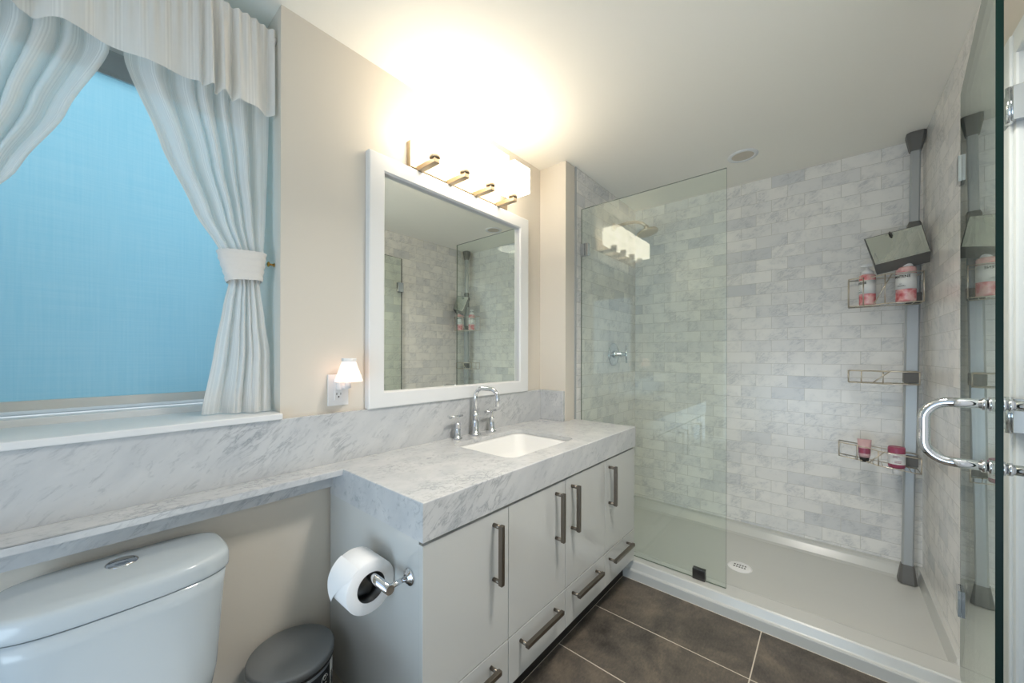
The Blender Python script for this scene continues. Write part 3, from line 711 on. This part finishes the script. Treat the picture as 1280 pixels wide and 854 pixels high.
def basket(zb_, rail_h, y0, y1, x0, x1, tilt=0.0):
    """wire basket: bottom loop, slats, top rail, posts; tilt raises the left (y1) end"""
    zz = lambda y: zb_+tilt*(y-(-1.74))
    b = MB(); wr = 0.0028; ym_ = (y0+y1)/2+0.02
    # plan outline: front bulges toward the camera at the right half
    out = [(x1, y1), (x1, y0), (x0+0.01, y0), (x0, y0+0.02), (x0, ym_-0.02), (x0+0.045, ym_+0.02), (x0+0.055, y1-0.01), (x0+0.06, y1)]
    b.tube([(x, y, zz(y)) for x, y in out], wr, 8, closed=True)
    b.tube([(x, y, zz(y)+rail_h) for x, y in out], wr, 8, closed=True)
    for x, y in ((x0+0.01, y0), (x0, ym_-0.02), (x0+0.06, y1), (x1, y1), (x0+0.045, ym_+0.06)):
        b.tube([(x, y, zz(y)), (x, y, zz(y)+rail_h)], wr, 8)
    b.tube([(x0, ym_-0.045, zz(ym_)+rail_h), (x0, ym_+0.02, zz(ym_)+0.004)], wr, 8)
    n = 9
    for q in range(1, n):
        y = y0+(y1-y0)*q/n; xa = x0 if y < ym_-0.02 else x0+0.05
        b.tube([(xa, y, zz(y)), (x1, y, zz(y))], 0.0018, 6)
    o = b.build('wire_basket', M['nickel'], ca)
    c_ = axp(zb_+rail_h/2); MB().box(c_.x-0.025, c_.x+0.019, c_.y-0.030, c_.y+0.030, zb_+0.004, zb_+0.062, 0.003).build('bracket', M['grey_plastic'], o)
    return o
basket(1.525, 0.150, -1.765, -1.490, 2.715, 2.845)
basket(1.108, 0.064, -1.752, -1.490, 2.725, 2.840)
basket(0.668, 0.075, -1.757, -1.450, 2.715, 2.835, 0.10)
# tilted shaving mirror of the caddy
q = [Vector((2.735, -1.549, 1.878)), Vector((2.765, -1.764, 1.917)), Vector((2.72, -1.788, 1.766)), Vector((2.675, -1.586, 1.719))]
nrm = (q[1]-q[0]).cross(q[3]-q[0]).normalized()
if nrm.x > 0: nrm = -nrm
cc = sum(q, Vector())/4
def quad(bm, c4, d0, d1, k0=1.0, k1=1.0):
    lo = [cc+(p_-cc)*k0+nrm*d0 for p_ in c4]; hi = [cc+(p_-cc)*k1+nrm*d1 for p_ in c4]; bm.loft([lo, hi], sm=False)
b = MB(); quad(b, q, -0.004, 0.0, 1.0, 1.0); b.loft([[q[0]*0.9+cc*0.1-nrm*0.03, q[1]*0.9+cc*0.1-nrm*0.03, q[2]-nrm*0.045-Vector((0, 0, 0.028))+Vector((0, -0.004, 0)), q[3]*0.93+q[2]*0.07-nrm*0.045-Vector((0, 0, 0.028))], [p_-nrm*0.0045 for p_ in q]], sm=False)
b.cyl(cc-nrm*0.02, axp(1.83), 0.012); cm = b.build('mirror_case', M['grey_plastic'], ca)
b = MB(); quad(b, q, 0.0003, 0.0012, 0.965, 0.96); b.build('shaving_mirror', M['small_mirror'], cm)
hk = MB(); c0 = q[0]*0.55+q[1]*0.45; c1 = q[3]*0.5+q[2]*0.5
hk.tube([c0+nrm*0.004, c0+(c1-c0)*0.10+nrm*0.012, c0+(c1-c0)*0.18+nrm*0.005], 0.004, 10); hk.build('hook', M['dark_steel'], cm)

# pump bottles
def ring_at(c_, r, z, n=40): return [(c_[0]-r*math.cos(t), c_[1]+r*math.sin(t), z) for t in [2*PI*i/n for i in range(n)]]
def bent_text(txt, size, c_, r, z, th0, name, parent, m):
    cu = bpy.data.curves.new(name, 'FONT'); cu.body = txt; cu.size = size; cu.align_x = 'CENTER'; cu.offset = 0.0004; cu.extrude = 0.0003
    tmp = bpy.data.objects.new(name, cu); me = bpy.data.meshes.new_from_object(tmp); bpy.data.objects.remove(tmp); bpy.data.curves.remove(cu)
    o0 = ORG[parent.name]
    for v in me.vertices:
        th = th0 - v.co.x/r; rr = r+0.0002+v.co.z
        v.co = Vector((c_[0]-rr*math.cos(th), c_[1]+rr*math.sin(th), z+v.co.y)) - o0
    me.materials.append(m); o = bpy.data.objects.new(name, me); COL.objects.link(o); o.parent = parent; ORG[o.name] = o0; return o
def pump_bottle(label, c_, z0, r, hb, hp_, th0):
    t = thing('pump_bottle', label, 'bottle', (*c_, z0), 'pink pump bottles in the top basket')
    b = MB(); b.loft([ring_at(c_, r*0.93, z0), ring_at(c_, r, z0+0.005), ring_at(c_, r, z0+hb-0.012), ring_at(c_, r*0.95, z0+hb-0.004), ring_at(c_, r*0.72, z0+hb)])
    body = b.build('bottle_body', M['floral'], t)
    zl0, zl1 = z0+hb*0.36, z0+hb*0.80
    b = MB(); b.loft([ring_at(c_, r+0.0003, zl0), ring_at(c_, r+0.0006, zl0), ring_at(c_, r+0.0006, zl1), ring_at(c_, r+0.0003, zl1)], False, False)
    lab = b.build('label', M['white_label'], body)
    bent_text('PANTENE', 0.0165, c_, r+0.0006, zl1-0.020, th0, 'lettering', lab, M['ink'])
    ln = MB()
    for i, (dz, a0, a1) in enumerate(((0.052, 0.35, 0.1), (0.060, 0.6, -0.15), (0.064, 0.6, -0.3))):
        ln.tube([(c_[0]-(r+0.0008)*math.cos(th0+a0+(a1-a0)*k_/6-0.2), c_[1]+(r+0.0008)*math.sin(th0+a0+(a1-a0)*k_/6-0.2), zl1-dz) for k_ in range(7)], 0.0007, 6)
    ln.build('small_print', M['ink'], lab)
    zc_ = z0+hb
    p_ = MB(); p_.loft([ring_at(c_, r*0.70, zc_+0.0002), ring_at(c_, r*0.70, zc_+0.016), ring_at(c_, r*0.45, zc_+0.026), ring_at(c_, 0.007, zc_+0.030), ring_at(c_, 0.0065, z0+hp_-0.016)])
    zt_ = z0+hp_
    p_.loft([[(c_[0]-0.010, c_[1]+0.026, zt_-0.013), (c_[0]+0.008, c_[1]+0.026, zt_-0.013), (c_[0]+0.008, c_[1]+0.026, zt_-0.006), (c_[0]-0.010, c_[1]+0.026, zt_-0.006)],
             [(c_[0]-0.014, c_[1]+0.006, zt_-0.016), (c_[0]+0.012, c_[1]+0.006, zt_-0.016), (c_[0]+0.012, c_[1]+0.006, zt_), (c_[0]-0.014, c_[1]+0.006, zt_)],
             [(c_[0]-0.013, c_[1]-0.018, zt_-0.015), (c_[0]+0.011, c_[1]-0.018, zt_-0.015), (c_[0]+0.011, c_[1]-0.018, zt_-0.001), (c_[0]-0.013, c_[1]-0.018, zt_-0.001)]], sm=False)
    p_.build('pump', M['white_plastic'], t)
    return t
pump_bottle('smaller pink and white pump bottle at the outer end of the top basket', (2.79, -1.565), 1.529, 0.0335, 0.165, 0.222, 1.2)
pump_bottle('larger pink and white pump bottle standing right below the tilted caddy mirror', (2.755, -1.706), 1.529, 0.0375, 0.178, 0.262, 0.62)

# tubes standing cap-down in the lowest basket
t1 = thing('shampoo_tube', 'pale pink squeeze tube standing on its black cap in the lowest basket', 'tube', (2.775, -1.553, 0.69))
def frust(c_, r0, r1, z0, z1): return MB().loft([ring_at(c_, r0, z0, 28), ring_at(c_, r1, z1, 28)])
c1_ = (2.775, -1.553)
b = MB(); b.loft([ring_at(c1_, 0.021, 0.706, 28), ring_at(c1_, 0.024, 0.72, 28), [(x*0.35+c1_[0]*0.65, (y-c1_[1])*1.2+c1_[1], 0.802) for x, y, z in ring_at(c1_, 0.024, 0, 28)]])
b.build('tube_body', M['pale_pink'], t1)
frust(c1_, 0.017, 0.020, 0.682, 0.7058).build('cap', M['rubber'], t1)
b = MB(); b.loft([ring_at(c1_, 0.0246, 0.728, 28), ring_at(c1_, 0.0242, 0.755, 28)], False, False); b.build('print_band', M['maroon'], t1)
t2 = thing('conditioner_tube', 'maroon and white squeeze tube standing on its white cap in the lowest basket', 'tube', (2.765, -1.674, 0.64))
c2_ = (2.765, -1.674)
b = MB(); b.loft([ring_at(c2_, 0.030, 0.675, 32), ring_at(c2_, 0.032, 0.682, 32), ring_at(c2_, 0.033, 0.775, 32), ring_at(c2_, 0.030, 0.782, 32), ring_at(c2_, 0.026, 0.779, 32)]); b.build('tube_body', M['maroon'], t2)
b = MB(); b.loft([ring_at(c2_, 0.0330, 0.695, 32), ring_at(c2_, 0.0338, 0.751, 32)], False, False); lab = b.build('label', M['white_label'], t2)
b = MB()
for dz, a0, a1 in ((0.738, 0.5, -0.3), (0.730, 0.5, 0.0), (0.712, 0.3, -0.5), (0.705, 0.3, -0.4)):
    b.tube([(c2_[0]-0.0341*math.cos(a0+(a1-a0)*k_/5), c2_[1]+0.0341*math.sin(a0+(a1-a0)*k_/5), dz) for k_ in range(6)], 0.0011, 6)
b.build('small_print', M['maroon'], lab)
frust(c2_, 0.015, 0.017, 0.640, 0.6748).build('cap', M['white_plastic'], t2)

# ------------------------------------------------------------------ ceiling lamps
def downlight(label, x, y, lit):
    t = thing('recessed_downlight', label, 'ceiling light', (x, y, CE), None)
    b = MB(); b.lathe([(0.078, CE-0.0003), (0.078, CE-0.004), (0.064, CE-0.007), (0.058, CE-0.006), (0.056, CE-0.0004)], (x, y, 0), n=48, cap=False); b.build('trim_ring', M['white_paint'], t)
    b = MB(); b.lathe([(0.057, CE-0.0022), (0.001, CE-0.0022)], (x, y, 0), n=48, cap=False); b.build('lens', M['lamp'] if lit else M['nickel'], t)
downlight('unlit round recessed downlight in the ceiling over the shower', 2.555, -1.018, False)
cl = thing('ceiling_fill_lamp', 'unseen lit round ceiling lamp, enlarged to soften the fill light', 'ceiling light', (1.08, -1.26, CE))  # stands for a lit downlight seen only in reflection, widened for softer fill
b = MB(); b.lathe([(0.185, CE-0.0003), (0.185, CE-0.012), (0.175, CE-0.016), (0.168, CE-0.014), (0.166, CE-0.0004)], (1.08, -1.26, 0), n=56, cap=False); b.build('trim_ring', M['white_paint'], cl)
b = MB(); b.lathe([(0.167, CE-0.008), (0.001, CE-0.008)], (1.08, -1.26, 0), n=56, cap=False); b.build('lens', M['lamp'], cl)
area('ceiling_fill_light', (1.08, -1.26, CE-0.018), (0, 0, 0), 0.32, 0.32, CEILING_FILL_W, (1.0, 0.95, 0.88), 'DISK', 2.3)

# ------------------------------------------------------------------ window dressing
bl = thing('roller_blind', 'closed aqua roller blind glowing in the window', 'blind', (0.07, 0.30, 1.09))
MB().box(WX0+0.006, WX1-0.006, 0.299, 0.3005, 1.12, 2.13).build('fabric', M['blind'], bl)
MB().box(WX0+0.004, WX1-0.004, 0.292, 0.308, 1.093, 1.1215, 0.002).build('bottom_rail', M['carcass'], bl)
b = MB(); b.box(WX0+0.002, WX1-0.002, 0.285, 0.335, 2.122, 2.195, 0.004); b.box(WX0+0.002, WX1-0.002, 0.282, 0.29, 2.112, 2.1225, 0.001); b.build('head_rail', M['aluminium'], bl)

rod = MB(); rod.cyl((WX0+0.0015, 0.05, 2.334), (WX1-0.0015, 0.05, 2.334), 0.007); 
for x in (WX0+0.001, WX1-0.009): rod.cyl((x, 0.05, 2.334), (x+0.008, 0.05, 2.334), 0.011)
tag(rod.build('curtain_rod', M['white_plastic'], org=(0.07, 0.05, 2.334)), 'slim white tension curtain rod across the top of the window recess', 'curtain rod')

def interp(tab, z):
    if z >= tab[0][0]: return tab[0][1]
    for (za, a), (zb2, c_) in zip(tab, tab[1:]):
        if z >= zb2:
            t = (za-z)/(za-zb2); t = t*t*(3-2*t)*0.35+t*0.65
            return a+(c_-a)*t
    return tab[-1][1]
def set_uv(o, nu, nv):
    me = o.data; uvl = me.uv_layers.new(name='UVMap')
    for lp in me.loops:
        i = lp.vertex_index; uvl.data[lp.index].uv = ((i % nu)/(nu-1), (i // nu)/(nv-1))
CMID = 0.067
IN = [(2.352, CMID+0.004), (2.06, 0.083), (1.855, 0.156), (1.688, 0.228), (1.578, 0.292), (1.483, 0.316), (1.412, 0.304), (1.26, 0.284), (1.061, 0.258)]
OUT = [(2.352, 0.436), (2.0, 0.428), (1.75, 0.420), (1.578, 0.412), (1.49, 0.401), (1.37, 0.416), (1.26, 0.431), (1.061, 0.434)]
AMP = [(2.352, 0.010), (2.1, 0.020), (1.8, 0.020), (1.6, 0.010), (1.53, 0.007), (1.45, 0.010), (1.25, 0.018), (1.06, 0.022)]
YOF = [(2.352, 0.074), (2.2, 0.074), (1.7, 0.060), (1.53, 0.050), (1.3, 0.060), (1.06, 0.070)]
def curtain_panel(mirror, seed, name, label):
    rnd = random.Random(seed); ph = [rnd.uniform(0, 6.28) for _ in range(6)]
    NU, NV = 161, 70; rows = []
    for j in range(NV):
        z = 2.352-(2.352-1.0605)*j/(NV-1); xi, xo, am, yo = interp(IN, z), interp(OUT, z), interp(AMP, z), interp(YOF, z)
        low = max(0, (1.48-z)/0.42); row = []
        for i in range(NU):
            s_ = i/(NU-1); sw = s_+0.035*math.sin(2*PI*1.3*s_+ph[0])
            w1 = math.sin(2*PI*6.5*sw+ph[1]); w2 = math.sin(2*PI*3.1*sw+ph[2]+0.6*low); w3 = math.sin(2*PI*11*sw+ph[3])
            fold = 0.75*w1*(1-0.72*low)+0.45*w2*(1+0.5*low)+0.22*w3*(1-low*0.8)
            y = yo+am*fold+low*(0.045*(1-s_)-0.045*s_)
            if s_ > 0.9: y += low*0.25*(s_-0.9)/0.1*0.12
            x = xi+(xo-xi)*(s_+0.012*math.cos(2*PI*6.5*sw+ph[1]))
            x = max(min(x, 0.4395), xi-0.002)
            if mirror: x = 2*CMID+0.004-x-0.0
            row.append((x, y, z))
        rows.append(row)
    t = thing(name, label, 'curtain', (CMID+(-0.2 if mirror else 0.2), 0.05, 2.35))
    o = MB().grid(rows).build('panel', M['curtain'], t, weld=False); set_uv(o, NU, NV)
    # pleated tie band
    NB = 56; br = []
    for k_ in range(15):
        v = k_/14; z = 1.578-0.094*v; xi, xo = interp(IN, z)-0.006, interp(OUT, z)+0.008; ring = []
        for i in range(NB):
            a = 2*PI*i/NB; pl = 0.0016*math.cos(v*PI*9)
            c_, s2 = math.cos(a), math.sin(a)
            x = (xi+xo)/2+((xo-xi)/2+pl)*math.copysign(abs(c_)**0.6, c_); y = 0.050+(0.026+pl)*math.copysign(abs(s2)**0.7, s2)
            zz = z-0.012*s2*0.5+0.010*(x-xi)/(xo-xi)
            if mirror: x = 2*CMID+0.004-x
            ring.append((x, y, zz))
        br.append(ring)
    MB().loft(br, False, False).build('tie_band', M['band'], t)
    return t
curtain_panel(False, 3, 'curtain', 'sheer white striped curtain tied back at the right of the window')
curtain_panel(True, 5, 'curtain', 'sheer white striped curtain drawn to the left edge of the window')
# valance
NU, NV = 241, 36; rows = []
for j in range(NV):
    v = j/(NV-1); z = 2.353-0.296*v; row = []
    for i in range(NU):
        s_ = i/(NU-1); x = -0.297+s_*(0.437+0.297)
        side = min(1, max(0.05, (abs(x-0.10)-0.115)/0.07)); side = side*side*(3-2*side)
        fr_ = 12.5*s_+0.55*math.sin(9*s_)+0.25*math.sin(23*s_+1)
        amp = 0.8+0.35*math.sin(17*s_+2)
        wv_ = math.sin(2*PI*fr_); wv_ = math.copysign(abs(wv_)**0.75, wv_)
        g_ = (0.007+0.024*v**0.8)*side*amp
        y = 0.026-0.012*v+g_*(wv_+0.30*math.sin(2*PI*2.3*fr_+1))+0.005*(1-v)*math.sin(2*PI*30*s_)
        y += -0.016*v*(1-side)+0.010*math.sin(2*PI*1.6*(x-0.02)/0.24)*v*(1-side)
        zz = z-0.018*v*math.sin(PI*min(1, max(0, (x+0.02)/0.26)))*0.5
        row.append((x+0.004*math.sin(2*PI*fr_+1.2)*v*side, y, zz))
    rows.append(row)
o = MB().grid(rows).build('window_valance', M['valance'], org=(0.07, 0.04, 2.35), weld=False); set_uv(o, NU, NV)
tag(o, 'gathered sheer white valance over the top of the window', 'valance')
hb = MB(); hb.cyl((WX1-0.0005, 0.058, 1.563), (0.4315, 0.058, 1.563), 0.0035, n=14); hb.lathe([(0.003, 0), (0.0085, -0.002), (0.0085, -0.006), (0.004, -0.009)], (0.4335, 0.058, 1.563), 'x', 20); hb.lathe([(0.007, 0), (0.008, -0.003)], (WX1-0.0003, 0.058, 1.563), 'x', 20)
tag(hb.build('holdback_knob', M['brass'], org=(0.44, 0.058, 1.563)), 'tiny brass holdback knob on the window reveal beside the curtain tie', 'knob')
